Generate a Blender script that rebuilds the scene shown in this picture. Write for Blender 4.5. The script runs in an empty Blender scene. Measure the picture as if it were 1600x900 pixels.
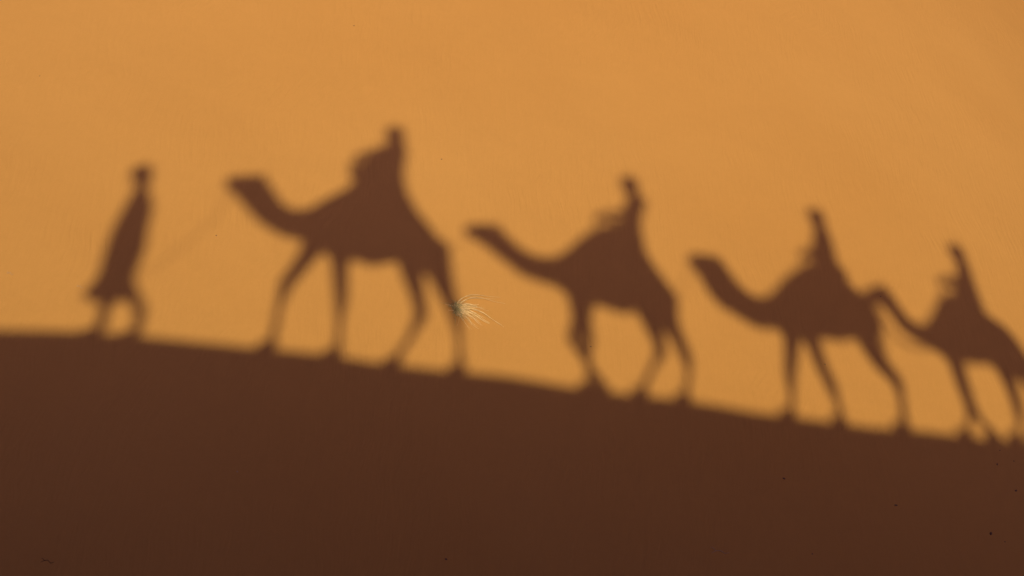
import bpy, bmesh, math, random
import numpy as np
from mathutils import Vector, Matrix, noise

random.seed(11)
R = math.radians
SC = bpy.context.scene
COL = SC.collection

# ------------------------------------------------------------------ camera
cam_data = bpy.data.cameras.new('camera')
cam = bpy.data.objects.new('camera', cam_data)
COL.objects.link(cam)
cam.location = (0.0, 3.4, -1.2)
cam.rotation_euler = (R(90 - 15.8), 0, R(-3.3))
cam_data.sensor_fit = 'HORIZONTAL'
cam_data.angle = R(35.3)
cam_data.clip_start = 0.05
cam_data.clip_end = 6000
SC.camera = cam

# ------------------------------------------------------------------ sky, sun, exposure
SUN_ELEV = 18.5
TAN_E = math.tan(R(SUN_ELEV))
world = bpy.data.worlds.new('World')
SC.world = world
world.use_nodes = True
wn = world.node_tree
wn.nodes.clear()
sky = wn.nodes.new('ShaderNodeTexSky')
sky.sky_type = 'NISHITA'
sky.sun_disc = False
sky.sun_elevation = R(SUN_ELEV)
sky.sun_rotation = R(180)
sky.altitude = 200
sky.air_density = 0.5
sky.dust_density = 8.0
sky.ozone_density = 2.0
bgn = wn.nodes.new('ShaderNodeBackground')
bgn.inputs['Strength'].default_value = 0.0565
won = wn.nodes.new('ShaderNodeOutputWorld')
dust = wn.nodes.new('ShaderNodeMix')                  # desert dust warms the whole sky evenly
dust.data_type = 'RGBA'
dust.blend_type = 'MULTIPLY'
dust.inputs[0].default_value = 1.0
dust.inputs[7].default_value = (1.0, 0.70, 1.12, 1)
wn.links.new(sky.outputs[0], dust.inputs[6])
wn.links.new(dust.outputs[2], bgn.inputs['Color'])
wn.links.new(bgn.outputs[0], won.inputs['Surface'])

sun_data = bpy.data.lights.new('sun', 'SUN')
sun_data.energy = 4.6
sun_data.angle = R(0.57)
sun_data.color = (1.0, 0.83, 0.58)
sun = bpy.data.objects.new('sun', sun_data)
COL.objects.link(sun)
sun.location = (0, -30, 20)
sun.rotation_euler = (R(90 - SUN_ELEV), 0, 0)      # shines towards +Y and down

SC.view_settings.view_transform = 'Standard'
SC.view_settings.look = 'None'
SC.view_settings.exposure = -0.15
SC.view_settings.gamma = 1.0
SC.render.engine = 'CYCLES'
SC.cycles.max_bounces = 8
SC.cycles.diffuse_bounces = 5

# ------------------------------------------------------------------ measured places (metres)
# The crest carries the caravan along the plane y = 0; the sun shines straight
# across it.  (x, z) pairs are heights seen side-on along the sun's rays.
CREST = [(-4.205, 0.38), (-3.817, 0.369), (-3.426, 0.351), (-3.016, 0.312), (-2.517, 0.249), (-2.199, 0.21), (-1.879, 0.17), (-1.45, 0.12), (-1.041, 0.071), (-0.828, 0.031), (-0.424, -0.048), (-0.153, -0.082), (0.257, -0.141), (0.876, -0.212), (1.185, -0.27), (1.502, -0.336), (2.138, -0.439), (2.78, -0.522), (3.256, -0.608), (3.698, -0.702), (4.149, -0.767), (4.604, -0.84), (5.063, -0.914), (5.695, -0.979), (6.089, -1.037), (6.488, -1.096), (6.984, -1.136)]
CAMELS = {'c1': {'body': [((-2.249, 2.215), (-2.227, 2.128), 0.05), ((-2.183, 2.26), (-2.135, 2.044), 0.075), ((-2.028, 2.273), (-2.041, 1.927), 0.1), ((-1.857, 2.286), (-1.964, 1.835), 0.11), ((-1.763, 2.174), (-1.871, 1.719), 0.1), ((-1.666, 2.012), (-1.737, 1.613), 0.11), ((-1.564, 1.868), (-1.577, 1.516), 0.12), ((-1.44, 1.811), (-1.421, 1.477), 0.14), ((-1.284, 1.839), (-1.257, 1.421), 0.19), ((-1.137, 1.945), (-1.147, 1.324), 0.25), ((-0.994, 2.034), (-0.946, 1.228), 0.3), ((-0.814, 2.161), (-0.777, 1.221), 0.33), ((-0.592, 2.274), (-0.562, 1.133), 0.34), ((-0.403, 2.26), (-0.376, 1.183), 0.34), ((-0.214, 2.086), (-0.217, 1.208), 0.32), ((-0.065, 1.843), (-0.087, 1.127), 0.29), ((0.097, 1.612), (0.057, 1.022), 0.25), ((0.212, 1.435), (0.189, 1.055), 0.17), ((0.253, 1.293), (0.25, 1.153), 0.08)], 'legs': [('f', 1, [(-1.188, 1.446, 0.13), (-1.296, 1.218, 0.085), (-1.497, 0.886, 0.065), (-1.547, 0.619, 0.044), (-1.58, 0.324, 0.046), (-1.598, 0.208, 0.05)]), ('f', -1, [(-0.975, 1.449, 0.13), (-0.923, 1.164, 0.085), (-0.895, 0.708, 0.062), (-0.901, 0.442, 0.044), (-0.912, 0.17, 0.046), (-0.922, 0.069, 0.05)]), ('h', 1, [(-0.107, 1.332, 0.19), (-0.124, 1.054, 0.11), (-0.069, 0.807, 0.075), (-0.015, 0.518, 0.062), (-0.151, 0.247, 0.044), (-0.276, 0.043, 0.046), (-0.303, -0.022, 0.05)]), ('h', -1, [(0.113, 1.292, 0.19), (0.203, 1.022, 0.12), (0.283, 0.75, 0.08), (0.362, 0.515, 0.062), (0.389, 0.263, 0.044), (0.393, -0.035, 0.046), (0.39, -0.122, 0.05)])], 'torso': [((-0.421, 2.822), (-0.203, 2.81), 0.08), ((-0.451, 2.689), (-0.165, 2.689), 0.2), ((-0.465, 2.495), (-0.197, 2.502), 0.19), ((-0.517, 2.32), (-0.213, 2.328), 0.17), ((-0.552, 2.141), (-0.183, 2.149), 0.2), ((-0.565, 1.991), (-0.139, 1.999), 0.24)], 'head': (-0.312, 2.892), 'hand': (-0.7, 2.433), 'hip': (-0.349, 2.101), 'knee': (-0.622, 1.833), 'foot': (-0.58, 1.453), 'grip': ((-0.777, 2.541), (-0.769, 2.162)), 'bundle': [(-0.806, 2.476, 0.058), (-0.781, 2.35, 0.08), (-0.7, 2.433, 0.085), (-0.611, 2.546, 0.09), (-0.594, 2.436, 0.11), (-0.513, 2.669, 0.092), (-0.428, 2.644, 0.1), (-0.74, 2.199, 0.1), (-0.591, 2.229, 0.16), (-0.465, 2.44, 0.15)], 'bl': (8, 15)}, 'c2': {'body': [((0.496, 1.626), (0.509, 1.557), 0.05), ((0.619, 1.653), (0.634, 1.473), 0.075), ((0.765, 1.664), (0.729, 1.398), 0.1), ((0.888, 1.648), (0.796, 1.356), 0.1), ((0.96, 1.562), (0.867, 1.272), 0.095), ((1.06, 1.443), (0.99, 1.173), 0.1), ((1.182, 1.317), (1.125, 1.04), 0.11), ((1.352, 1.225), (1.331, 0.95), 0.13), ((1.568, 1.217), (1.525, 0.901), 0.18), ((1.751, 1.338), (1.68, 0.762), 0.24), ((1.907, 1.477), (1.8, 0.664), 0.28), ((2.097, 1.611), (1.976, 0.663), 0.32), ((2.306, 1.667), (2.174, 0.581), 0.34), ((2.464, 1.634), (2.338, 0.532), 0.34), ((2.637, 1.397), (2.5, 0.579), 0.32), ((2.742, 1.112), (2.606, 0.497), 0.29), ((2.859, 0.976), (2.714, 0.384), 0.25), ((2.94, 0.824), (2.837, 0.367), 0.18), ((2.95, 0.634), (2.903, 0.39), 0.08)], 'legs': [('f', 1, [(1.806, 0.721, 0.12), (1.777, 0.441, 0.075), (1.672, 0.216, 0.06), (1.769, 0.0, 0.044), (1.926, -0.25, 0.046), (1.968, -0.325, 0.05)]), ('f', -1, [(1.859, 0.72, 0.12), (1.83, 0.44, 0.075), (1.856, 0.19, 0.06), (1.825, -0.024, 0.046), (1.829, -0.263, 0.046), (1.817, -0.365, 0.05)]), ('h', 1, [(2.622, 0.717, 0.18), (2.643, 0.433, 0.11), (2.686, 0.194, 0.07), (2.7, 0.03, 0.058), (2.575, -0.136, 0.044), (2.439, -0.351, 0.046), (2.406, -0.424, 0.05)]), ('h', -1, [(2.813, 0.675, 0.18), (2.844, 0.415, 0.1), (2.934, 0.191, 0.07), (3.001, -0.06, 0.058), (2.993, -0.198, 0.044), (2.922, -0.437, 0.046), (2.897, -0.495, 0.05)])], 'torso': [((2.602, 2.128), (2.732, 2.094), 0.07), ((2.548, 2.034), (2.815, 2.03), 0.2), ((2.472, 1.886), (2.737, 1.891), 0.18), ((2.426, 1.722), (2.69, 1.726), 0.16), ((2.398, 1.562), (2.676, 1.565), 0.19), ((2.383, 1.438), (2.702, 1.397), 0.24)], 'head': (2.617, 2.241), 'hand': (2.196, 1.773), 'hip': (2.551, 1.484), 'knee': (2.238, 1.307), 'foot': (2.216, 0.925), 'grip': ((2.143, 1.736), (2.121, 1.541)), 'bundle': None, 'bl': (9, 15)}, 'c3': {'body': [((3.231, 1.261), (3.226, 1.183), 0.05), ((3.342, 1.28), (3.318, 1.045), 0.08), ((3.507, 1.272), (3.385, 0.866), 0.11), ((3.625, 1.229), (3.443, 0.739), 0.12), ((3.695, 1.115), (3.533, 0.606), 0.12), ((3.779, 0.943), (3.671, 0.522), 0.12), ((3.868, 0.806), (3.778, 0.447), 0.13), ((3.98, 0.704), (3.885, 0.372), 0.15), ((4.128, 0.695), (4.03, 0.322), 0.19), ((4.273, 0.779), (4.181, 0.336), 0.24), ((4.416, 0.926), (4.287, 0.221), 0.29), ((4.63, 1.066), (4.439, 0.203), 0.32), ((4.85, 1.147), (4.648, 0.208), 0.34), ((5.047, 1.157), (4.811, 0.19), 0.34), ((5.259, 1.087), (4.97, 0.155), 0.33), ((5.319, 0.856), (5.151, 0.194), 0.3), ((5.451, 0.699), (5.282, 0.175), 0.26), ((5.545, 0.629), (5.402, 0.174), 0.18), ((5.553, 0.449), (5.49, 0.239), 0.08)], 'legs': [('f', 1, [(4.396, 0.334, 0.13), (4.33, 0.091, 0.085), (4.224, -0.254, 0.062), (4.183, -0.529, 0.045), (4.146, -0.715, 0.046), (4.113, -0.788, 0.05)]), ('f', -1, [(4.596, 0.332, 0.13), (4.611, 0.127, 0.085), (4.643, -0.137, 0.068), (4.71, -0.412, 0.062), (4.735, -0.619, 0.045), (4.734, -0.829, 0.05), (4.72, -0.88, 0.05)]), ('h', 1, [(5.384, 0.408, 0.18), (5.356, 0.076, 0.12), (5.424, -0.152, 0.085), (5.574, -0.378, 0.065), (5.56, -0.581, 0.046), (5.501, -0.868, 0.048), (5.469, -0.942, 0.05)]), ('h', -1, [(5.393, 0.408, 0.18), (5.373, 0.076, 0.11), (5.441, -0.153, 0.08), (5.588, -0.386, 0.062), (5.571, -0.596, 0.044), (5.525, -0.869, 0.048), (5.491, -0.95, 0.05)])], 'torso': [((5.044, 1.708), (5.154, 1.71), 0.07), ((4.994, 1.614), (5.212, 1.617), 0.19), ((4.947, 1.465), (5.218, 1.469), 0.17), ((4.875, 1.318), (5.215, 1.322), 0.16), ((4.897, 1.192), (5.212, 1.176), 0.19), ((4.835, 1.085), (5.272, 1.069), 0.24)], 'head': (5.089, 1.813), 'hand': (4.804, 1.318), 'hip': (5.044, 1.148), 'knee': (4.708, 0.926), 'foot': (4.647, 0.54), 'grip': ((4.769, 1.245), (4.73, 1.084)), 'bundle': None, 'bl': (9, 15)}, 'c4': {'body': [((5.373, 0.734), (5.371, 0.665), 0.05), ((5.474, 0.777), (5.457, 0.63), 0.075), ((5.619, 0.848), (5.549, 0.612), 0.1), ((5.75, 0.865), (5.607, 0.629), 0.1), ((5.825, 0.786), (5.682, 0.611), 0.085), ((5.88, 0.645), (5.756, 0.508), 0.085), ((5.937, 0.489), (5.818, 0.337), 0.09), ((6.005, 0.369), (5.912, 0.218), 0.11), ((6.101, 0.308), (6.025, 0.132), 0.13), ((6.223, 0.35), (6.157, 0.081), 0.18), ((6.36, 0.486), (6.275, -0.037), 0.25), ((6.513, 0.687), (6.372, -0.138), 0.3), ((6.741, 0.75), (6.525, -0.132), 0.34), ((6.928, 0.696), (6.678, -0.152), 0.34), ((7.029, 0.518), (6.836, -0.163), 0.33), ((7.168, 0.394), (6.971, -0.165), 0.31), ((7.313, 0.288), (7.077, -0.283), 0.28), ((7.417, 0.088), (7.198, -0.383), 0.22), ((7.464, -0.107), (7.326, -0.402), 0.14), ((7.467, -0.249), (7.404, -0.372), 0.06)], 'legs': [('f', 1, [(6.473, 0.018, 0.12), (6.436, -0.229, 0.085), (6.426, -0.47, 0.07), (6.433, -0.729, 0.06), (6.344, -0.895, 0.044), (6.294, -1.029, 0.046), (6.26, -1.073, 0.05)]), ('f', -1, [(6.473, 0.018, 0.12), (6.445, -0.253, 0.08), (6.443, -0.47, 0.07), (6.447, -0.713, 0.06), (6.521, -0.9, 0.044), (6.619, -1.085, 0.046), (6.61, -1.13, 0.05)]), ('h', 1, [(7.071, -0.076, 0.16), (7.081, -0.25, 0.11), (7.082, -0.51, 0.07), (7.058, -0.778, 0.058), (7.01, -0.931, 0.044), (6.947, -1.082, 0.046), (6.905, -1.14, 0.05)]), ('h', -1, [(7.328, -0.164, 0.15), (7.364, -0.338, 0.1), (7.38, -0.549, 0.075), (7.372, -0.811, 0.06), (7.286, -0.963, 0.044), (7.227, -1.137, 0.046), (7.18, -1.203, 0.05)])], 'torso': [((6.974, 1.227), (7.072, 1.228), 0.07), ((6.93, 1.134), (7.124, 1.135), 0.19), ((6.865, 0.985), (7.106, 0.987), 0.17), ((6.774, 0.84), (7.107, 0.84), 0.16), ((6.765, 0.714), (7.098, 0.695), 0.19), ((6.692, 0.616), (7.118, 0.553), 0.24)], 'head': (7.01, 1.322), 'hand': (6.687, 0.912), 'hip': (6.921, 0.678), 'knee': (6.598, 0.485), 'foot': (6.53, 0.126), 'grip': ((6.642, 0.866), (6.581, 0.696)), 'bundle': None, 'bl': (10, 16)}}
WALKER = {'robe': [((-3.191, 2.071), (-3.09, 2.073), 0.07), ((-3.23, 1.927), (-3.032, 1.948), 0.2), ((-3.285, 1.76), (-3.0, 1.807), 0.24), ((-3.329, 1.581), (-3.015, 1.626), 0.23), ((-3.359, 1.397), (-3.025, 1.417), 0.22), ((-3.373, 1.21), (-3.061, 1.213), 0.23), ((-3.382, 0.997), (-3.106, 0.998), 0.26), ((-3.448, 0.832), (-3.074, 0.825), 0.28), ((-3.51, 0.766), (-3.058, 0.759), 0.29)], 'head': (-3.161, 2.243), 'legs': [(1, [(-3.264, 0.922, 0.075), (-3.275, 0.715, 0.058), (-3.281, 0.527, 0.047), (-3.283, 0.357, 0.042)]), (-1, [(-3.141, 0.937, 0.075), (-3.025, 0.744, 0.06), (-2.926, 0.575, 0.052), (-2.935, 0.424, 0.044), (-2.935, 0.297, 0.04)])], 'hand': (-3.105, 1.036), 'elbow': (-3.043, 1.449), 'shoulder': (-3.087, 1.855), 'hand2': (-3.294, 1.149), 'elbow2': (-3.214, 1.463), 'shoulder2': (-3.163, 1.828)}
ROPES = {'lead': [(-3.102, 1.013), (-2.965, 1.029), (-2.847, 1.106), (-2.674, 1.287), (-2.439, 1.554), (-2.278, 1.787), (-2.195, 2.077)], 'r12': [(0.239, 1.318), (0.36, 1.369), (0.468, 1.455), (0.569, 1.541)], 'r23': [(2.949, 0.675), (3.053, 0.824), (3.178, 0.993), (3.275, 1.131)], 'r34': [(5.564, 0.543), (5.516, 0.561), (5.476, 0.604), (5.441, 0.664)], 'rein4': [(5.572, 0.629), (5.614, 0.474), (5.679, 0.287), (5.786, 0.127), (5.933, 0.042), (6.125, 0.04), (6.334, -0.022)]}
SLOPE = {'tuft': (0.363, 20.628), 'centre': (1.022, 21.125), 'tl': (-5.199, 23.991), 'tr': (10.519, 31.134), 'bl': (-3.695, 16.367), 'br': (6.376, 18.79)}
DEBRIS = [(3.872, 19.398, 0.0221), (5.114, 19.367, 0.0221), (6.144, 19.23, 0.0276), (6.519, 20.189, 0.0179), (6.635, 19.867, 0.0207), (6.748, 20.285, 0.0124), (6.28, 19.157, 0.0124), (4.003, 18.55, 0.0138), (0.184, 17.642, 0.0179), (-0.847, 24.732, 0.0152), (-4.499, 22.755, 0.0117), (0.255, 22.797, 0.0166), (1.877, 20.559, 0.0152), (4.696, 21.075, 0.0138), (5.689, 22.351, 0.0138), (-2.277, 20.894, 0.0138), (-1.819, 18.025, 0.011), (6.616, 20.398, 0.011)]
TWIGS = [(2.994, 18.353, 0.1), (-3.335, 16.59, 0.057), (-3.559, 19.737, 0.036), (-4.246, 19.682, 0.036)]

# ------------------------------------------------------------------ helpers
def tag(o, label=None, cat=None, group=None, kind=None):
    if label: o['label'] = label
    if cat: o['category'] = cat
    if group: o['group'] = group
    if kind: o['kind'] = kind
    return o

def empty(name, loc):
    o = bpy.data.objects.new(name, None)
    o.empty_display_size = 0.2
    o.location = loc
    COL.objects.link(o)
    return o

class MB:
    """collects closed shapes in world metres"""
    def __init__(self): self.v = []; self.f = []
    def ring_loft(self, rings):
        n = len(rings[0]); b = len(self.v)
        for r in rings: self.v.extend(tuple(p) for p in r)
        for i in range(len(rings) - 1):
            for j in range(n):
                a = b + i*n + j; c = b + i*n + (j+1) % n
                self.f.append((a, c, c + n, a + n))
        for end, rev in ((0, True), (len(rings)-1, False)):
            idx = [b + end*n + j for j in range(n)]
            self.f.append(tuple(reversed(idx)) if rev else tuple(idx))
    def tube(self, pts, rad, seg=10):
        pts = [Vector(p) for p in pts]
        rings = []
        up = Vector((0.13, 1, 0.07)).normalized()
        n = len(pts)
        for i, p in enumerate(pts):
            t = (pts[min(i+1, n-1)] - pts[max(i-1, 0)])
            if t.length < 1e-6: t = Vector((0, 0, 1))
            t.normalize()
            a = up - t*up.dot(t)
            if a.length < 1e-3: a = Vector((1, 0, 0)) - t*t.x
            a.normalize(); c = t.cross(a)
            def ring(q, r):
                return [q + (a*math.cos(k*2*math.pi/seg) + c*math.sin(k*2*math.pi/seg))*r for k in range(seg)]
            if i == 0:
                rings.append(ring(p - t*rad[0]*0.85, rad[0]*0.3)); rings.append(ring(p - t*rad[0]*0.5, rad[0]*0.8))
            rings.append(ring(p, rad[i]))
            if i == n-1:
                rings.append(ring(p + t*rad[i]*0.5, rad[i]*0.8)); rings.append(ring(p + t*rad[i]*0.85, rad[i]*0.3))
        self.ring_loft(rings)
    def stations(self, st, seg=16, grow=0.0, yc=0.0, arc=None):
        """st: [(x,z) top, (x,z) bottom, half width]: elliptic sections"""
        rings = []
        for (a, b, w) in st:
            c = Vector(((a[0]+b[0])/2, yc, (a[1]+b[1])/2 - yc*TAN_E))
            h = Vector(((a[0]-b[0])/2, 0, (a[1]-b[1])/2))
            h = h*(1 + grow/max(h.length, .03)); ww = w + grow
            rings.append([c + h*math.cos(k*2*math.pi/seg) + Vector((0, ww*math.sin(k*2*math.pi/seg), 0)) for k in range(seg)])
        self.ring_loft(rings)
    def ball(self, c, rx, ry, rz, seg=12, rot=None):
        c = Vector(c); rings = []
        for i in range(1, 8):
            th = math.pi*i/8
            rr = []
            for k in range(seg):
                p = Vector((rx*math.sin(th)*math.cos(2*math.pi*k/seg), ry*math.sin(th)*math.sin(2*math.pi*k/seg), -rz*math.cos(th)))
                if rot: p = rot @ p
                rr.append(c + p)
            rings.append(rr)
        self.ring_loft(rings)
    def box(self, c, hx, hy, hz):
        c = Vector(c)
        r = lambda z: [c + Vector((sx*hx, sy*hy, z)) for sx, sy in ((-1,-1),(1,-1),(1,1),(-1,1))]
        self.ring_loft([r(-hz), r(hz)])
    def mesh(self, name, origin):
        me = bpy.data.meshes.new(name)
        o = Vector(origin)
        me.from_pydata([tuple(Vector(p) - o) for p in self.v], [], self.f)
        bm = bmesh.new(); bm.from_mesh(me)
        bmesh.ops.recalc_face_normals(bm, faces=bm.faces)
        bm.to_mesh(me); bm.free()
        return me
    def build(self, name, mat, parent=None, origin=None, smooth=True):
        org = origin if origin is not None else (parent_origin(parent) if parent else (0, 0, 0))
        me = self.mesh(name, org)
        return finish(me, name, mat, parent, smooth)
    def fused(self, name, mat, parent, voxel, smooth_it=6):
        """one continuous skin grown over all the shapes"""
        org = parent_origin(parent)
        me = self.mesh(name + '_rough', org)
        tmp = bpy.data.objects.new('rough', me); COL.objects.link(tmp)
        m = tmp.modifiers.new('r', 'REMESH'); m.mode = 'VOXEL'; m.voxel_size = voxel; m.use_smooth_shade = True
        s = tmp.modifiers.new('s', 'SMOOTH'); s.iterations = smooth_it; s.factor = 0.5
        dg = bpy.context.evaluated_depsgraph_get(); dg.update()
        res = bpy.data.meshes.new_from_object(tmp.evaluated_get(dg))
        bpy.data.objects.remove(tmp); bpy.data.meshes.remove(me)
        res.name = name
        return finish(res, name, mat, parent, True)

def parent_origin(p):
    o = Vector(p.location)
    while p.parent:
        p = p.parent; o += Vector(p.location)
    return o

def finish(me, name, mat, parent, smooth):
    me.materials.clear(); me.materials.append(mat)
    if smooth:
        me.polygons.foreach_set('use_smooth', [True]*len(me.polygons))
    o = bpy.data.objects.new(name, me); COL.objects.link(o)
    if parent: o.parent = parent
    return o

def new_mat(name):
    m = bpy.data.materials.new(name); m.use_nodes = True
    nt = m.node_tree; return m, nt, nt.nodes['Principled BSDF']

def ramp(nt, fac, stops):
    r = nt.nodes.new('ShaderNodeValToRGB'); nt.links.new(fac, r.inputs['Fac'])
    while len(r.color_ramp.elements) < len(stops): r.color_ramp.elements.new(0.5)
    for e, (p, c) in zip(r.color_ramp.elements, stops):
        e.position = p; e.color = (*c, 1)
    return r.outputs['Color']

def simple_mat(name, c1, c2, scale=6, rough=0.9, bump=0.0, bscale=60):
    m, nt, b = new_mat(name)
    tc = nt.nodes.new('ShaderNodeTexCoord')
    nz = nt.nodes.new('ShaderNodeTexNoise'); nz.inputs['Scale'].default_value = scale; nz.inputs['Detail'].default_value = 5
    nt.links.new(tc.outputs['Object'], nz.inputs['Vector'])
    nt.links.new(ramp(nt, nz.outputs['Fac'], [(.3, c1), (.7, c2)]), b.inputs['Base Color'])
    b.inputs['Roughness'].default_value = rough
    b.inputs['Specular IOR Level'].default_value = 0.25
    if bump:
        n2 = nt.nodes.new('ShaderNodeTexNoise'); n2.inputs['Scale'].default_value = bscale; n2.inputs['Detail'].default_value = 4
        nt.links.new(tc.outputs['Object'], n2.inputs['Vector'])
        bp = nt.nodes.new('ShaderNodeBump'); bp.inputs['Strength'].default_value = bump; bp.inputs['Distance'].default_value = 0.01
        nt.links.new(n2.outputs['Fac'], bp.inputs['Height']); nt.links.new(bp.outputs[0], b.inputs['Normal'])
    return m

def stripe_mat(name, cols, scale):
    m, nt, b = new_mat(name)
    tc = nt.nodes.new('ShaderNodeTexCoord')
    w = nt.nodes.new('ShaderNodeTexWave'); w.wave_type = 'BANDS'; w.bands_direction = 'X'
    w.inputs['Scale'].default_value = scale; w.inputs['Distortion'].default_value = 0.4
    nt.links.new(tc.outputs['Object'], w.inputs['Vector'])
    nt.links.new(ramp(nt, w.outputs['Fac'], [(i/(len(cols)-1), c) for i, c in enumerate(cols)]), b.inputs['Base Color'])
    b.inputs['Roughness'].default_value = 0.95
    n2 = nt.nodes.new('ShaderNodeTexNoise'); n2.inputs['Scale'].default_value = 140
    bp = nt.nodes.new('ShaderNodeBump'); bp.inputs['Strength'].default_value = .4; bp.inputs['Distance'].default_value = .006
    nt.links.new(tc.outputs['Object'], n2.inputs['Vector']); nt.links.new(n2.outputs['Fac'], bp.inputs['Height']); nt.links.new(bp.outputs[0], b.inputs['Normal'])
    return m

# ------------------------------------------------------------------ sand
def sand_material():
    m, nt, b = new_mat('sand')
    N = nt.nodes.new; L = nt.links.new
    geo = N('ShaderNodeNewGeometry')
    def noise_tex(scale, detail=3, vec=None, rough=.5):
        n = N('ShaderNodeTexNoise'); n.inputs['Scale'].default_value = scale; n.inputs['Detail'].default_value = detail
        n.inputs['Roughness'].default_value = rough
        L(vec if vec else geo.outputs['Position'], n.inputs['Vector']); return n
    # colour: broad drift of tone plus grain
    big = noise_tex(0.16, 3)
    fine = noise_tex(170, 2)
    c1 = ramp(nt, big.outputs['Fac'], [(.25, SAND_A), (.75, SAND_B)])
    c2 = ramp(nt, fine.outputs['Fac'], [(.25, (.93,.93,.93)), (.75, (1.05,1.05,1.05))])
    mx = N('ShaderNodeMix'); mx.data_type = 'RGBA'; mx.blend_type = 'MULTIPLY'; mx.inputs[0].default_value = 1.0
    L(c1, mx.inputs[6]); L(c2, mx.inputs[7])
    mot = noise_tex(9, 6, None, .7)
    c3 = ramp(nt, mot.outputs['Fac'], [(.25, (.98,.978,.975)), (.75, (1.01,1.01,1.01))])
    m2 = N('ShaderNodeMix'); m2.data_type = 'RGBA'; m2.blend_type = 'MULTIPLY'; m2.inputs[0].default_value = 1.0
    L(mx.outputs[2], m2.inputs[6]); L(c3, m2.inputs[7]); L(m2.outputs[2], b.inputs['Base Color'])
    b.inputs['Roughness'].default_value = 0.95
    b.inputs['Specular IOR Level'].default_value = 0.1
    # wind ripples running up the face: long wavering forking ridges, stronger in patches
    def ripples(rot, across, along, patch_scale, off, lo, hi, floor):
        m1 = N('ShaderNodeMapping'); L(geo.outputs['Position'], m1.inputs['Vector']); m1.inputs['Rotation'].default_value = (0, 0, rot)
        wob = noise_tex(.9, 2, m1.outputs[0])
        va = N('ShaderNodeVectorMath'); va.operation = 'MULTIPLY_ADD'
        L(wob.outputs['Color'], va.inputs[0]); va.inputs[1].default_value = (.35, 0, 0); L(m1.outputs[0], va.inputs[2])
        m2 = N('ShaderNodeMapping'); L(va.outputs[0], m2.inputs['Vector']); m2.inputs['Scale'].default_value = (across, along, along)
        w = noise_tex(1.0, 1.5, m2.outputs[0])
        po = N('ShaderNodeMapping'); po.inputs['Location'].default_value = off; L(geo.outputs['Position'], po.inputs['Vector'])
        pn = noise_tex(patch_scale, 2, po.outputs[0])
        mr = N('ShaderNodeMapRange'); mr.inputs['From Min'].default_value = lo; mr.inputs['From Max'].default_value = hi
        mr.inputs['To Min'].default_value = floor; mr.clamp = True; L(pn.outputs['Fac'], mr.inputs['Value'])
        mu = N('ShaderNodeMath'); mu.operation = 'MULTIPLY'; L(w.outputs['Fac'], mu.inputs[0]); L(mr.outputs[0], mu.inputs[1])
        return mu.outputs[0]
    r1 = ripples(R(6), 24, 2.0, 0.5, (3.1, 0.4, 0), .40, .62, .3)
    r2 = ripples(R(22), 28, 2.4, 0.6, (9.0, 5.0, 2), .48, .64, .1)
    ad = N('ShaderNodeMath'); ad.operation = 'ADD'; L(r1, ad.inputs[0]); L(r2, ad.inputs[1])
    soft = noise_tex(2.2, 3)                                      # gentle dents and slips
    ad2 = N('ShaderNodeMath'); ad2.operation = 'MULTIPLY_ADD'; L(soft.outputs['Fac'], ad2.inputs[0]); ad2.inputs[1].default_value = .8; L(ad.outputs[0], ad2.inputs[2])
    bp = N('ShaderNodeBump'); bp.inputs['Strength'].default_value = 1.0; bp.inputs['Distance'].default_value = 0.008
    L(ad2.outputs[0], bp.inputs['Height'])
    gr = noise_tex(300, 2)
    b2 = N('ShaderNodeBump'); b2.inputs['Strength'].default_value = .5; b2.inputs['Distance'].default_value = 0.0012
    L(gr.outputs['Fac'], b2.inputs['Height']); L(bp.outputs[0], b2.inputs['Normal'])
    L(b2.outputs[0], b.inputs['Normal'])
    return m

SAND_A = (.505, .260, .063)
SAND_B = (.545, .294, .077)
SAND = sand_material()
FUR = simple_mat('camel_hair', (.30, .19, .10), (.42, .28, .16), 5, .95, .5, 90)
EYE = simple_mat('dark_eye', (.01, .008, .006), (.02, .015, .01), 5, .15)
BLANKETS = [stripe_mat('woven_blanket_a', [(.35,.05,.04), (.45,.30,.12), (.08,.05,.05)], 2.2),
            stripe_mat('woven_blanket_b', [(.06,.10,.22), (.50,.40,.25), (.30,.06,.05)], 2.6),
            stripe_mat('woven_blanket_c', [(.10,.20,.10), (.45,.33,.16), (.25,.07,.05)], 2.0),
            stripe_mat('woven_blanket_d', [(.40,.18,.05), (.10,.05,.06), (.48,.38,.25)], 2.4)]
PAD = simple_mat('saddle_padding', (.16,.09,.05), (.22,.13,.08), 12, .9, .4, 80)
IRON = simple_mat('worn_iron', (.10,.09,.08), (.17,.14,.12), 25, .55, .2, 120)
ROPE = simple_mat('rope_fibre', (.30,.22,.13), (.42,.33,.2), 40, .95, .6, 200)
SKIN = simple_mat('skin', (.24,.13,.08), (.29,.165,.105), 14, .6, .15, 150)
CLOTH = [simple_mat('cloth_indigo', (.03,.05,.14), (.05,.08,.19), 5, .95, .4, 30),
         simple_mat('cloth_grey', (.16,.16,.17), (.22,.22,.23), 5, .95, .4, 30),
         simple_mat('cloth_olive', (.12,.12,.06), (.17,.165,.09), 5, .95, .4, 30),
         simple_mat('cloth_rust', (.26,.09,.05), (.32,.12,.07), 5, .95, .4, 30),
         simple_mat('cloth_white', (.55,.52,.47), (.65,.62,.57), 5, .95, .4, 30)]
WRAP = [simple_mat('wrap_blue', (.04,.08,.28), (.06,.11,.36), 6, .95, .4, 30),
        simple_mat('wrap_cream', (.5,.42,.3), (.58,.5,.36), 6, .95, .4, 30)]
STRAW = simple_mat('dry_grass', (.70,.50,.20), (.80,.62,.30), 30, .8)
STRAW_CORE = simple_mat('grass_base', (.30,.26,.10), (.44,.38,.16), 40, .85)
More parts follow.
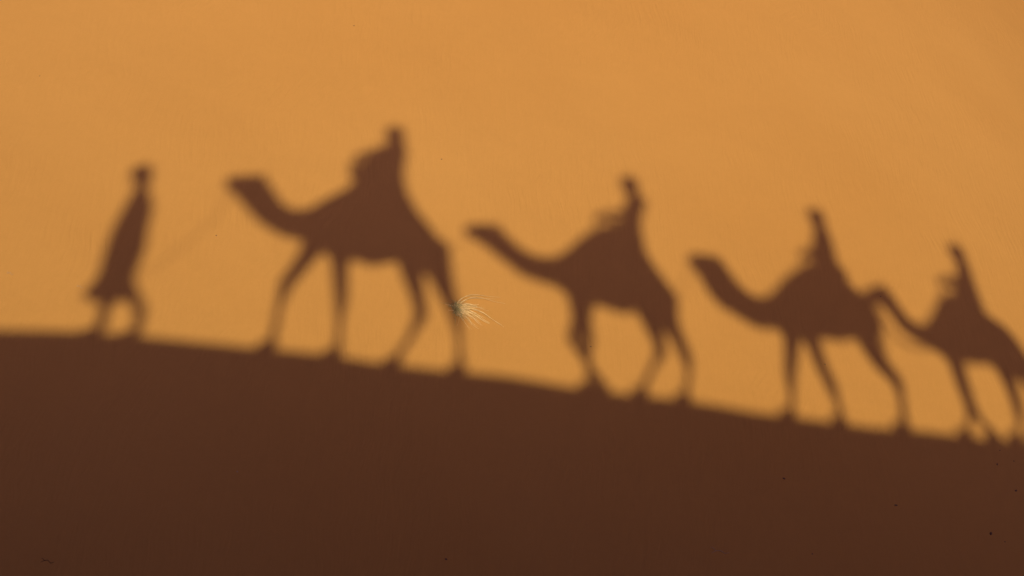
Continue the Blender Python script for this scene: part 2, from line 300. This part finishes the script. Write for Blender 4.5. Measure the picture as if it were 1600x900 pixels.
DUNG = simple_mat('dark_pebble', (.11,.062,.034), (.18,.10,.055), 60, .85, .5, 200)
PALE = simple_mat('pale_speck', (.38,.28,.17), (.48,.36,.22), 60, .9)
TWIG = simple_mat('dry_twig', (.40,.27,.14), (.52,.37,.20), 60, .85)
DARKTWIG = simple_mat('dark_twig', (.05,.03,.02), (.08,.05,.03), 60, .9)

# ------------------------------------------------------------------ terrain
CX = np.array([p[0] for p in CREST]); CZ = np.array([p[1] for p in CREST])
def crest(x):
    """height of the crest along the ridge, eased outside the measured stretch"""
    z = np.interp(x, CX, CZ)
    l = np.clip(CX[0] - x, 0, None); r = np.clip(x - CX[-1], 0, None)
    return z + 0.9*(1 - np.exp(-l*0.05/0.9)) - 1.6*(1 - np.exp(-r*0.10/1.6))
PN = (0.21853944, -0.49084762, 0.84339145); P0 = (0.0, 19.91479676, -6.66339778)
def face_plane(x, y):
    return P0[2] - (PN[0]*(x - P0[0]) + PN[1]*(y - P0[1]))/PN[2]
def smax(a, b, k): return .5*(a + b + np.sqrt((a - b)**2 + k*k))
def smin(a, b, k): return .5*(a + b - np.sqrt((a - b)**2 + k*k))
def swell(x, y):
    return (np.sin(x*.021 + 1.3*np.sin(y*.011)) + np.sin(y*.027 + 1.1*np.sin(x*.013 + 2)))
def height(x, y):
    x = np.asarray(x, float); y = np.asarray(y, float)
    w = .6
    s = np.where(y < 0, .455, .285)
    ridge = crest(x) - TAN_E*y - s*(np.sqrt(y*y + w*w) - w)
    back = -6.0 + 1.3*swell(x, y) - np.clip(-y - 40, 0, 400)*.004
    ridge = np.where(y < -2, smax(ridge, back, .6), ridge)
    far = 0.6 + 1.2*swell(x*1.3, y*1.3) - np.clip(np.hypot(x, y) - 150, 0, 3000)*.004
    face = smin(face_plane(x, y) + undul(x, y), far, .7)
    face = np.where(y < -3, -50, face)
    return smax(ridge, face, .7)
def undul(x, y):
    xx = np.clip(x, -7, 11); yy = np.clip(y, 14, 32)
    broad = .0042*(yy - 21)**2 - .10*((xx - 1.8)/7)**2*(yy - 21)      # the face steepens upwards and curls at its sides
    return broad + .6*(.010*np.sin(x*1.05 + .6*y + .8*np.sin(.5*y)) + .008*np.sin(1.7*x - .9*y + 1.0) + .006*np.sin(2.6*x + 1.9*y + 2.2*np.sin(.7*x)))
def hgt(x, y): return float(height(np.array([x]), np.array([y]))[0])

def axis(dense):
    """dense: list of (lo, hi, step); grows geometrically outside"""
    v = []
    for lo, hi, st in dense:
        v += list(np.linspace(lo, hi, max(2, int(round((hi - lo)/st)) + 1))[:-1])
    v.append(dense[-1][1])
    d = dense[-1][2]; hi = v[-1]
    while hi < 2500: d *= 1.16; hi += d; v.append(hi)
    d = dense[0][2]; lo = v[0]
    while lo > -2500: d *= 1.16; lo -= d; v.insert(0, lo)
    return np.array(v)
gx = axis([(-8, 12, .055)])
gy = axis([(-1.6, 1.6, .04), (1.6, 14.5, .16), (14.5, 31, .055)])
XX, YY = np.meshgrid(gx, gy)
ZZ = height(XX, YY)
nx, ny = len(gx), len(gy)
me = bpy.data.meshes.new('sand_dunes')
me.vertices.add(nx*ny)
me.vertices.foreach_set('co', np.stack([XX, YY, ZZ], -1).astype(np.float32).ravel())
i = np.arange((ny-1)*(nx-1)); r_ = i//(nx-1); c_ = i % (nx-1)
a = r_*nx + c_
quads = np.stack([a, a+1, a+1+nx, a+nx], -1).astype(np.int32)
me.loops.add(quads.size); me.loops.foreach_set('vertex_index', quads.ravel())
me.polygons.add(len(quads))
me.polygons.foreach_set('loop_start', np.arange(len(quads), dtype=np.int32)*4)
me.polygons.foreach_set('use_smooth', np.ones(len(quads), bool))
me.update(calc_edges=True); me.validate()
me.materials.append(SAND)
dunes = bpy.data.objects.new('sand_dunes', me); COL.objects.link(dunes)
tag(dunes, 'smooth orange sand dune face with faint wind ripples', None, None, 'structure')

# ------------------------------------------------------------------ camels
def V3(p, y=0.0):
    """a side-on (x, z) place set y metres towards the slope along the sun's ray"""
    return Vector((p[0], y, p[1] - y*TAN_E))

def make_camel(d, label, blanket, seed):
    body = d['body']
    hx = body[len(body)*6//10][0][0]
    root = empty('camel', (hx, 0, hgt(hx, 0)))
    tag(root, label, 'camel', 'camels of the caravan on the crest')
    b = MB()
    b.stations(body, 18, .022)
    feet = MB()
    for kind, sd, ch in d['legs']:
        y0, y1 = (.13, .16) if kind == 'f' else (.15, .17)
        pts, rad = [], []
        n = len(ch)
        for i, (x, z, r) in enumerate(ch):
            y = sd*(y0 + (y1 - y0)*i/(n - 1))
            pts.append(V3((x, z), y)); rad.append(r*1.2 + .004 if r > .05 else r*.95)
        g = hgt(pts[-1].x, pts[-1].y)
        pts[-1].z = g + .05
        if pts[-2].z < g + .1: pts[-2].z = g + .1
        b.tube(pts, rad, 12)
        p = pts[-1]
        b.ball((p.x - .03, p.y, g + .045), .115, .085, .06, 14)          # broad two-toed pad
        b.ball((p.x - .12, p.y + .035, g + .03), .04, .032, .035, 8)
        b.ball((p.x - .12, p.y - .035, g + .03), .04, .032, .035, 8)
    # ears, brow, lip, tail
    poll = body[3]; px, pz = poll[0]
    for s in (-1, 1):
        b.tube([(px + .01, s*.07, pz - .03), (px + .04, s*.10, pz + .01), (px + .06, s*.105, pz + .035)], [.028, .024, .008], 8)
    c2 = body[2]
    for s in (-1, 1): b.ball((c2[0][0] + .02, s*.085, c2[0][1] - .06), .05, .03, .03, 8)
    nz = body[0]; b.ball((nz[1][0] + .03, 0, nz[1][1] - .015), .05, .04, .035, 8)
    rp = body[-1][0]
    b.tube([(rp[0] - .03, 0, rp[1] + .0), (rp[0] + .02, 0, rp[1] - .10), (rp[0] + .01, 0, rp[1] - .30), (rp[0] - .02, 0, rp[1] - .46)], [.04, .028, .02, .03], 8)
    bo = b.fused('body', FUR, root, .024, 5)
    for s in (-1, 1):
        e = MB(); e.ball((c2[0][0] + .005, s*.105, c2[0][1] - .075), .022, .014, .02, 10)
        e.build('eye', EYE, bo, parent_origin(root))
    # halter
    h = MB()
    for st, k in ((body[1], 1.10), (body[2], 1.07)):
        (a, c, w) = st
        m = Vector(((a[0]+c[0])/2, 0, (a[1]+c[1])/2)); hv = Vector(((a[0]-c[0])/2, 0, (a[1]-c[1])/2))
        ring = [m + hv*k*math.cos(t*math.pi/8) + Vector((0, (w*k + .008)*math.sin(t*math.pi/8), 0)) for t in range(17)]
        h.tube(ring, [.009]*17, 6)
    h.build('halter', ROPE, root)
    # blanket: thick cloth lying over back and hump, hanging down both flanks
    i0, i1 = d['bl']
    m = MB(); rings = []
    for (a, c, w) in body[i0:i1]:
        mid = Vector(((a[0]+c[0])/2, 0, (a[1]+c[1])/2)); hv = Vector(((a[0]-c[0])/2, 0, (a[1]-c[1])/2))
        hl = hv.length
        out, inn = [], []
        for k in range(15):
            t = R(-112) + R(224)*k/14
            wob = .004*math.sin(k*2.1 + a[0]*9)
            for lst, gr in ((out, .022 + wob), (inn, .004)):
                lst.append(mid + hv*(1 + gr/hl)*math.cos(t) + Vector((0, (w + gr + .01)*math.sin(t), 0)))
        rings.append(out + inn[::-1])
    m.ring_loft(rings)
    m.build('saddle_blanket', blanket, root)
    # saddle: padded ring round the hump with an iron loop handle
    (ga, gb) = d['grip']
    sx0, sx1 = gb[0] - .04, d['hip'][0] + .22
    tp = lambda x: float(np.interp(x, [q[0][0] for q in body[6:]], [q[0][1] for q in body[6:]]))
    sd = MB(); pts = []
    for k in range(21):
        t = 2*math.pi*k/20
        x = (sx0 + sx1)/2 - (sx1 - sx0)/2*math.cos(t); y = .25*math.sin(t)
        pts.append((x, y, tp(x) - .02 - .10*abs(math.sin(t))))
    sd.tube(pts, [.055]*21, 10)
    sadd = sd.build('saddle', PAD, root)
    hd = MB()
    zb = tp(gb[0])
    for s in (-1, 1):
        hd.tube([(gb[0], s*.13, zb - .03), (gb[0], s*.12, ga[1] - .03), (gb[0] + .0, s*.10, ga[1])], [.013]*3, 8)
    hd.tube([(gb[0], -.13, ga[1]), (gb[0], .13, ga[1])], [.016]*2, 8)
    hd.build('handle', IRON, sadd, parent_origin(root))
    if d['bundle']:
        bu = MB()
        for k, (x, z, r) in enumerate(d['bundle']): bu.ball((x, .05*math.sin(k*2.4), z), r, r*1.15, r*.95, 12)
        bu.fused('bundle', CLOTH[2], root, .018, 8)
    return root

# ------------------------------------------------------------------ people
def hand(b, wrist, direction, side, curl=1.0, up=Vector((0, 0, 1))):
    """palm with four unequal fingers and a thumb, closing round something below the palm"""
    d = Vector(direction).normalized()
    u = (up - d*up.dot(d)).normalized(); l = d.cross(u)*side
    w = Vector(wrist)
    for k in (-.024, 0, .024):
        b.tube([w + l*k*.5, w + d*.05 + l*k, w + d*.09 + l*k], [.02, .016, .013], 8)
    for j, (k, ln) in enumerate(((-.033, .066), (-.011, .078), (.011, .073), (.033, .058))):
        p = w + d*.088 + l*k; pts = [p]; ang = .25*curl
        for s in (.45, .32, .26):
            ang += .55*curl
            p = p + (d*math.cos(ang) - u*math.sin(ang))*ln*s; pts.append(p)
        b.tube(pts, [.0105, .0098, .009, .008], 7)
    p = w + d*.03 - l*.028
    b.tube([p, p + d*.025 - l*.022 - u*.012, p + d*.052 - l*.026 - u*.028, p + d*.07 - l*.018 - u*.042], [.014, .012, .0105, .009], 7)

def head(b, c, face=-1):
    c = Vector(c)
    b.ball(c + Vector((0, 0, .02)), .095, .075, .105, 14)
    b.ball(c + Vector((face*.035, 0, -.055)), .058, .052, .055, 12)         # jaw
    b.tube([c + Vector((face*.088, 0, .02)), c + Vector((face*.108, 0, -.02))], [.011, .016], 8)   # nose
    b.tube([c + Vector((face*.086, -.02, -.058)), c + Vector((face*.086, .02, -.058))], [.011, .011], 6)  # lips
    b.tube([c + Vector((face*.085, -.04, .035)), c + Vector((face*.085, .04, .035))], [.012, .012], 6)    # brow
    for s in (-1, 1): b.ball(c + Vector((-face*.005, s*.078, 0)), .02, .01, .032, 8)
    b.tube([c + Vector((-face*.012, 0, -.05)), c + Vector((-face*.03, 0, -.16))], [.052, .056], 10)       # neck

def turban(c, mat, parent, face=-1, tail=True):
    c = Vector(c); t = MB()
    for k, (dz, rr, tw) in enumerate(((.055, .094, .12), (.082, .088, -.15), (.108, .070, .1))):
        ring = []
        for i in range(19):
            a = 2*math.pi*i/18
            ring.append(c + Vector((rr*1.1*math.cos(a), rr*.95*math.sin(a), dz + .02*math.sin(a + tw*8) )))
        t.tube(ring, [.026]*19, 8)
    t.ball(c + Vector((0, 0, .09)), .085, .075, .055, 12)
    if tail: t.tube([c + Vector((-face*.09, .02, .06)), c + Vector((-face*.10, .03, -.05)), c + Vector((-face*.085, .03, -.16))], [.022, .026, .02], 8)
    return t.fused('turban', mat, parent, .014, 3)

def eyes(c, parent, root, face=-1):
    for s in (-1, 1):
        e = MB(); e.ball(Vector(c) + Vector((face*.088, s*.03, .008)), .010, .012, .009, 8)
        e.build('eye', EYE, parent, parent_origin(root))

def make_rider(d, label, cloth, wrap):
    hip = d['hip']
    root = empty('person', (hip[0], 0, hip[1]))
    tag(root, label, 'person', 'riders on the camels')
    hc = Vector((d['head'][0], 0, d['head'][1]))
    b = MB(); head(b, hc); r = MB()
    core = [((a[0]*.85 + c[0]*.15, a[1]*.85 + c[1]*.15), (c[0]*.85 + a[0]*.15, c[1]*.85 + a[1]*.15), w*.85) for a, c, w in d['torso']]
    b.stations(core, 14); r.stations(d['torso'], 16, .012)
    t1 = d['torso'][1]; sh = ((t1[0][0] + t1[1][0])/2, (t1[0][1] + t1[1][1])/2)
    top = d['torso'][0]; b.tube([hc + Vector((.02, 0, -.1)), Vector(((top[0][0]+top[1][0])/2, 0, (top[0][1]+top[1][1])/2 - .03))], [.055, .06], 10)
    ga = d['grip'][0]
    for s in (-1, 1):
        S = Vector((sh[0], s*.17, sh[1] - .02)); H = Vector((d['grip'][1][0], s*.075, ga[1] + .045))
        W = H + Vector((.085, s*.03, .025))
        E = (S + W)/2 + Vector((.06, s*.09, -.12))
        b.tube([S, E, W], [.05, .042, .028], 10)
        r.tube([S, (S+E)/2, E, (E+W)/2, W + (E-W)*.08], [.062, .055, .048, .042, .038], 10)
        hand(b, W, H - W, s)
        P = Vector((hip[0], s*.12, hip[1] - .02)); K = Vector((d['knee'][0], s*.40, d['knee'][1])); F = Vector((d['foot'][0], s*.44, d['foot'][1]))
        b.tube([P, K, F], [.085, .06, .042], 10)
        r.tube([P, (P+K)/2, K, (K+F)/2, F + (K-F)*.12], [.105, .095, .078, .068, .06], 12)
        b.tube([F, F + Vector((-.04, 0, -.055)), F + Vector((-.13, 0, -.065)), F + Vector((-.18, 0, -.068))], [.042, .042, .036, .024], 8)
    bo = b.fused('body', SKIN, root, .013, 3)
    r.fused('clothing', cloth, root, .018, 5)
    turban(hc, wrap, root)
    eyes(hc, bo, root)
    return root

def make_walker(d, label):
    L0 = d['legs'][0][1][-1]; L1 = d['legs'][1][1][-1]
    bx = (L0[0] + L1[0])/2
    root = empty('person', (bx, 0, hgt(bx, 0)))
    tag(root, label, 'person')
    hc = Vector((d['head'][0], 0, d['head'][1]))
    b = MB(); head(b, hc); r = MB()
    core = [((a[0]*.8 + c[0]*.2, a[1]*.8 + c[1]*.2), (c[0]*.8 + a[0]*.2, c[1]*.8 + a[1]*.2), w*.75) for a, c, w in d['robe'][:-2]]
    b.stations(core, 14); r.stations(d['robe'], 20, .028)
    t0 = d['robe'][0]; b.tube([hc + Vector((.0, 0, -.08)), Vector(((t0[0][0]+t0[1][0])/2, 0, (t0[0][1]+t0[1][1])/2 - .03))], [.055, .06], 10)
    for sd, ch in d['legs']:
        pts = [V3((x, z), sd*.10) for x, z, _ in ch]; rad = [q[2]*1.25 for q in ch]
        g = hgt(pts[-1].x, pts[-1].y)
        pts[-1].z = g + .06
        hipz = core[-1]; top = Vector(((hipz[0][0]+hipz[1][0])/2, sd*.09, pts[0].z + .1))
        b.tube([top] + pts, [.085] + rad, 10)
        p = pts[-1]
        b.tube([p + Vector((.03, 0, -.02)), p + Vector((-.05, 0, -.03)), p + Vector((-.13, 0, -.035)), p + Vector((-.17, 0, -.038))], [.038, .036, .03, .02], 8)
    for key, s in (('', -1), ('2', 1)):
        S = Vector((d['shoulder'+key][0], s*.19, d['shoulder'+key][1])); E = Vector((d['elbow'+key][0], s*.26, d['elbow'+key][1])); W = Vector((d['hand'+key][0], s*.24, d['hand'+key][1]))
        b.tube([S, E, W], [.055, .044, .029], 10)
        r.tube([S, (S+E)/2, E, (E+W)/2, W + (E-W)*.1], [.075, .07, .066, .062, .06], 10)
        dirv = (W - E).normalized()
        hand(b, W, dirv, s, 1.2 if s < 0 else .6, Vector((1, 0, 0)))
    bo = b.fused('body', SKIN, root, .013, 3)
    r.fused('robe', CLOTH[0], root, .018, 4)
    turban(hc, WRAP[1], root)
    eyes(hc, bo, root)
    return root, Vector((d['hand'][0], -.24, d['hand'][1] - .07))

def rope(name, pts, rad, label, parent=None):
    """a sagging line through the points, smoothed"""
    P = [Vector(p) for p in pts]; out = []
    for i in range(len(P) - 1):
        p0, p1, p2, p3 = P[max(i-1, 0)], P[i], P[i+1], P[min(i+2, len(P)-1)]
        for k in range(6):
            t = k/6
            out.append(.5*((2*p1) + (p2 - p0)*t + (2*p0 - 5*p1 + 4*p2 - p3)*t*t + (-p0 + 3*p1 - 3*p2 + p3)*t**3))
    out.append(P[-1])
    m = MB(); m.tube(out, [rad]*len(out), 7)
    o = m.build(name, ROPE, parent)
    if not parent: tag(o, label, 'rope', 'lead ropes of the caravan')
    return o

camel_labels = {'c1': 'camel at the head of the caravan, casting the leftmost and largest camel shadow',
    'c2': 'camel second in the caravan, its long low neck in shadow right of the grass',
    'c3': 'camel third in the caravan, casting the shadow with the thick raised neck',
    'c4': 'camel last in the caravan, its shadow cut off by the right edge'}
rider_labels = {'c1': 'rider with a bulky load in front, topmost of the shadows on the sand',
    'c2': 'rider leaning back on the second camel, hands forward on the handle',
    'c3': 'upright rider on the third camel from the left, slim pointed shadow',
    'c4': 'rider on the last camel, slim shadow nearest the right edge'}
for k, key in enumerate(('c1', 'c2', 'c3', 'c4')):
    make_camel(CAMELS[key], camel_labels[key], BLANKETS[k], k)
    make_rider(CAMELS[key], rider_labels[key], CLOTH[(k + 1) % 5 if k != 3 else 1], WRAP[k % 2])
_, wh = make_walker(WALKER, 'person in a long robe walking ahead, leading the first camel by a rope')
def flat(ch): return [V3(p, 0) for p in ch]
lead = flat(ROPES['lead']); lead[0] = wh
rope('lead_rope', lead, .006, 'slack lead rope from the walking person to the first camel')
rope('lead_rope', flat(ROPES['r12']), .005, 'short rope from the first camel\'s rump to the second camel\'s muzzle')
rope('lead_rope', flat(ROPES['r23']), .005, 'short rope from the second camel\'s rump to the third camel\'s muzzle')
rope('lead_rope', flat(ROPES['r34']), .005, 'short rope from the third camel\'s rump to the last camel\'s muzzle')
rope('lead_rope', flat(ROPES['rein4']), .02, 'thick slack rope hanging below the neck of the last camel')

# ------------------------------------------------------------------ dry grass on the slope
NRM = Vector(PN).normalized()
RGT = (Vector((1, 0, 0)) - NRM*NRM.x).normalized()
UPS = NRM.cross(RGT)
tx, ty = SLOPE['tuft']
TB = Vector((tx, ty, hgt(tx, ty)))
tuft = empty('grass_tuft', TB)
tag(tuft, 'dry straw grass tuft swept to the right on the sunlit sand', 'grass tuft')
rg = random.Random(5)
def blade_mesh(m, base, ang, ln, lift, bend, w):
    d0 = RGT*math.cos(ang) + UPS*math.sin(ang); side = -RGT*math.sin(ang) + UPS*math.cos(ang)
    pts, rad = [], []
    for i in range(9):
        t = i/8
        p = base + d0*ln*t + side*bend*ln*t*t + NRM*(lift*ln*(math.sin(min(t*1.25, 1.0)*math.pi*.9)) + .004)
        pts.append(p); rad.append(w*(1 - .75*t))
    m.tube(pts, rad, 4)
spec = []
# the long swept blades one can pick out
for ang, ln, lift, bend, w in ((78, .30, .25, -.95, .8), (70, .36, .25, -1.0, .8), (62, .44, .3, -.85, .8), (48, .46, .3, -.75, .7), (75, .17, .35, -1.6, 1.4), (58, .20, .35, -1.3, 1.3), (40, .26, .3, -.9, 1), (24, .36, .3, -.35, .8), (14, .30, .35, .05, 1.6),
        (16, .46, .25, -.6, .9), (8, .48, .22, -.55, .8), (0, .30, .3, -.2, 1), (-6, .36, .25, -.15, .9), (-12, .28, .3, -.3, 1.1), (-20, .40, .2, -.1, 1.1), (-28, .44, .2, .05, 1.4), (-33, .30, .25, .15, 1),
        (-42, .34, .3, .1, .8), (-50, .24, .3, .35, 1), (-58, .34, .2, .2, .7), (-70, .20, .35, .6, .9), (-80, .28, .25, .5, .6), (88, .14, .4, -.9, 1), (110, .09, .4, -.6, 1), (165, .12, .3, .2, .9), (185, .10, .3, -.3, 1.1), (200, .07, .3, -.3, 1),
        (30, .16, .4, -.5, 1.2), (-2, .18, .4, -.3, 1.2), (-16, .2, .4, -.2, 1.1), (-36, .17, .4, .1, 1.2), (8, .14, .4, .3, 1.1)):
    spec.append((R(ang + rg.uniform(-3, 3)), ln, lift*.6, bend, .0048*w))
for a_, ln, li, be, w in spec:
    m = MB(); blade_mesh(m, TB + RGT*rg.uniform(-.02, .03) + UPS*rg.uniform(-.05, .05), a_, ln, li, be, w)
    m.build('blade', STRAW, tuft)
m = MB()
for _ in range(120):
    blade_mesh(m, TB + RGT*rg.gauss(0, .02) + UPS*rg.gauss(0, .04), rg.uniform(-1.5, 1.5) if rg.random() < .75 else rg.uniform(0, 6.28), rg.uniform(.04, .13), rg.uniform(.2, .5), rg.uniform(-1, 1), .003)
o = m.build('base_clump', STRAW_CORE, tuft); o['kind'] = 'stuff'
m = MB()
for _ in range(44):
    blade_mesh(m, TB + RGT*rg.gauss(.01, .02) + UPS*rg.gauss(0, .035), rg.gauss(-.15, .6), rg.uniform(.10, .34), rg.uniform(.1, .3), rg.uniform(-.6, .5), .0024)
o = m.build('fine_blades', STRAW, tuft); o['kind'] = 'stuff'

# ------------------------------------------------------------------ specks on the sand
deb_labels = ['dark pebble alone in shade, leftmost of those near the right edge', 'dark oval pebble in shade midway between the last camel and the bottom edge', 'largest dark pebble, low in the shade near the right edge',
    'small dark pebble in shade just under the last camel\'s feet', 'dark pebble in shade closest to the right edge', 'faint dark speck in shade, upper right of the small pebble', 'tiny dark speck just below the largest pebble',
    'tiny dark speck near the bottom edge, right of the pale twig', 'dark speck at the bottom edge, left of the middle', 'tiny dark speck high on the sunlit sand near the top edge', 'tiny dark speck high on the sunlit sand near the left edge',
    'tiny dark speck on sunlit sand right of the first rider', 'tiny dark speck beside the second camel\'s front legs', 'tiny dark speck beside the third camel\'s front leg', 'tiny dark speck on the last camel\'s head shadow',
    'tiny dark speck below the lead rope', 'pale speck in the shade left of the middle', 'faint dark speck just under the shadow edge at the right']
for k, ((x, y, r), lb) in enumerate(zip(DEBRIS, deb_labels)):
    r *= .5 if 9 <= k <= 15 else .6
    q = random.Random(k*7 + 1)
    bm = bmesh.new(); bmesh.ops.create_icosphere(bm, subdivisions=2, radius=1)
    off = Vector((k*3.1, 1.7*k, .3))
    for v in bm.verts:
        v.co *= 1 + .45*(noise.noise(v.co*1.3 + off)) + .12*noise.noise(v.co*4 + off)
        v.co.x *= r*1.35; v.co.y *= r*.85; v.co.z *= r*.5
    bmesh.ops.rotate(bm, verts=bm.verts, cent=(0, 0, 0), matrix=Matrix.Rotation(q.uniform(-.8, .8), 3, 'Z'))
    me = bpy.data.meshes.new('pebble'); bm.to_mesh(me); bm.free()
    o = finish(me, 'pebble', PALE if k == 16 else DUNG, None, True)
    o.location = Vector((x, y, hgt(x, y))) + NRM*r*.2
    o.rotation_euler = NRM.to_track_quat('Z', 'Y').to_euler()
    tag(o, lb, 'pebble', 'dark specks scattered on the sand')
tw_labels = ['pale forked twig lying in the shade near the bottom edge', 'small dark twig at the bottom left corner', 'tiny pale twig on sunlit sand beside the walker\'s robe', 'tiny pale twig on sunlit sand at the left edge']
for k, ((x, y, ln), lb) in enumerate(zip(TWIGS, tw_labels)):
    base = Vector((x, y, hgt(x, y))); e = empty('twig', base); tag(e, lb, 'twig')
    mt = DARKTWIG if k == 1 else TWIG
    w = .0035 if k == 0 else .0022
    m = MB(); m.tube([base - RGT*ln*.55 + UPS*.0 + NRM*.006, base + UPS*.006 + NRM*.012, base + RGT*ln*.5 - UPS*.02 + NRM*.006, base + RGT*ln*.95 - UPS*.005 + NRM*.008], [w, w*1.2, w, w*.7], 6)
    m.build('stem', mt, e)
    m = MB(); m.tube([base - RGT*ln*.45 + NRM*.006, base - RGT*ln*.75 + UPS*ln*.28 + NRM*.012, base - RGT*ln*1.0 + UPS*ln*.42 + NRM*.008], [w, w*.8, w*.5], 6)
    m.build('side_shoot', mt, e)
    m = MB(); m.tube([base - RGT*ln*.5 + NRM*.006, base - RGT*ln*.8 - UPS*ln*.2 + NRM*.008, base - RGT*ln*.98 - UPS*ln*.35 + NRM*.006], [w, w*.8, w*.5], 6)
    m.build('side_shoot', mt, e)
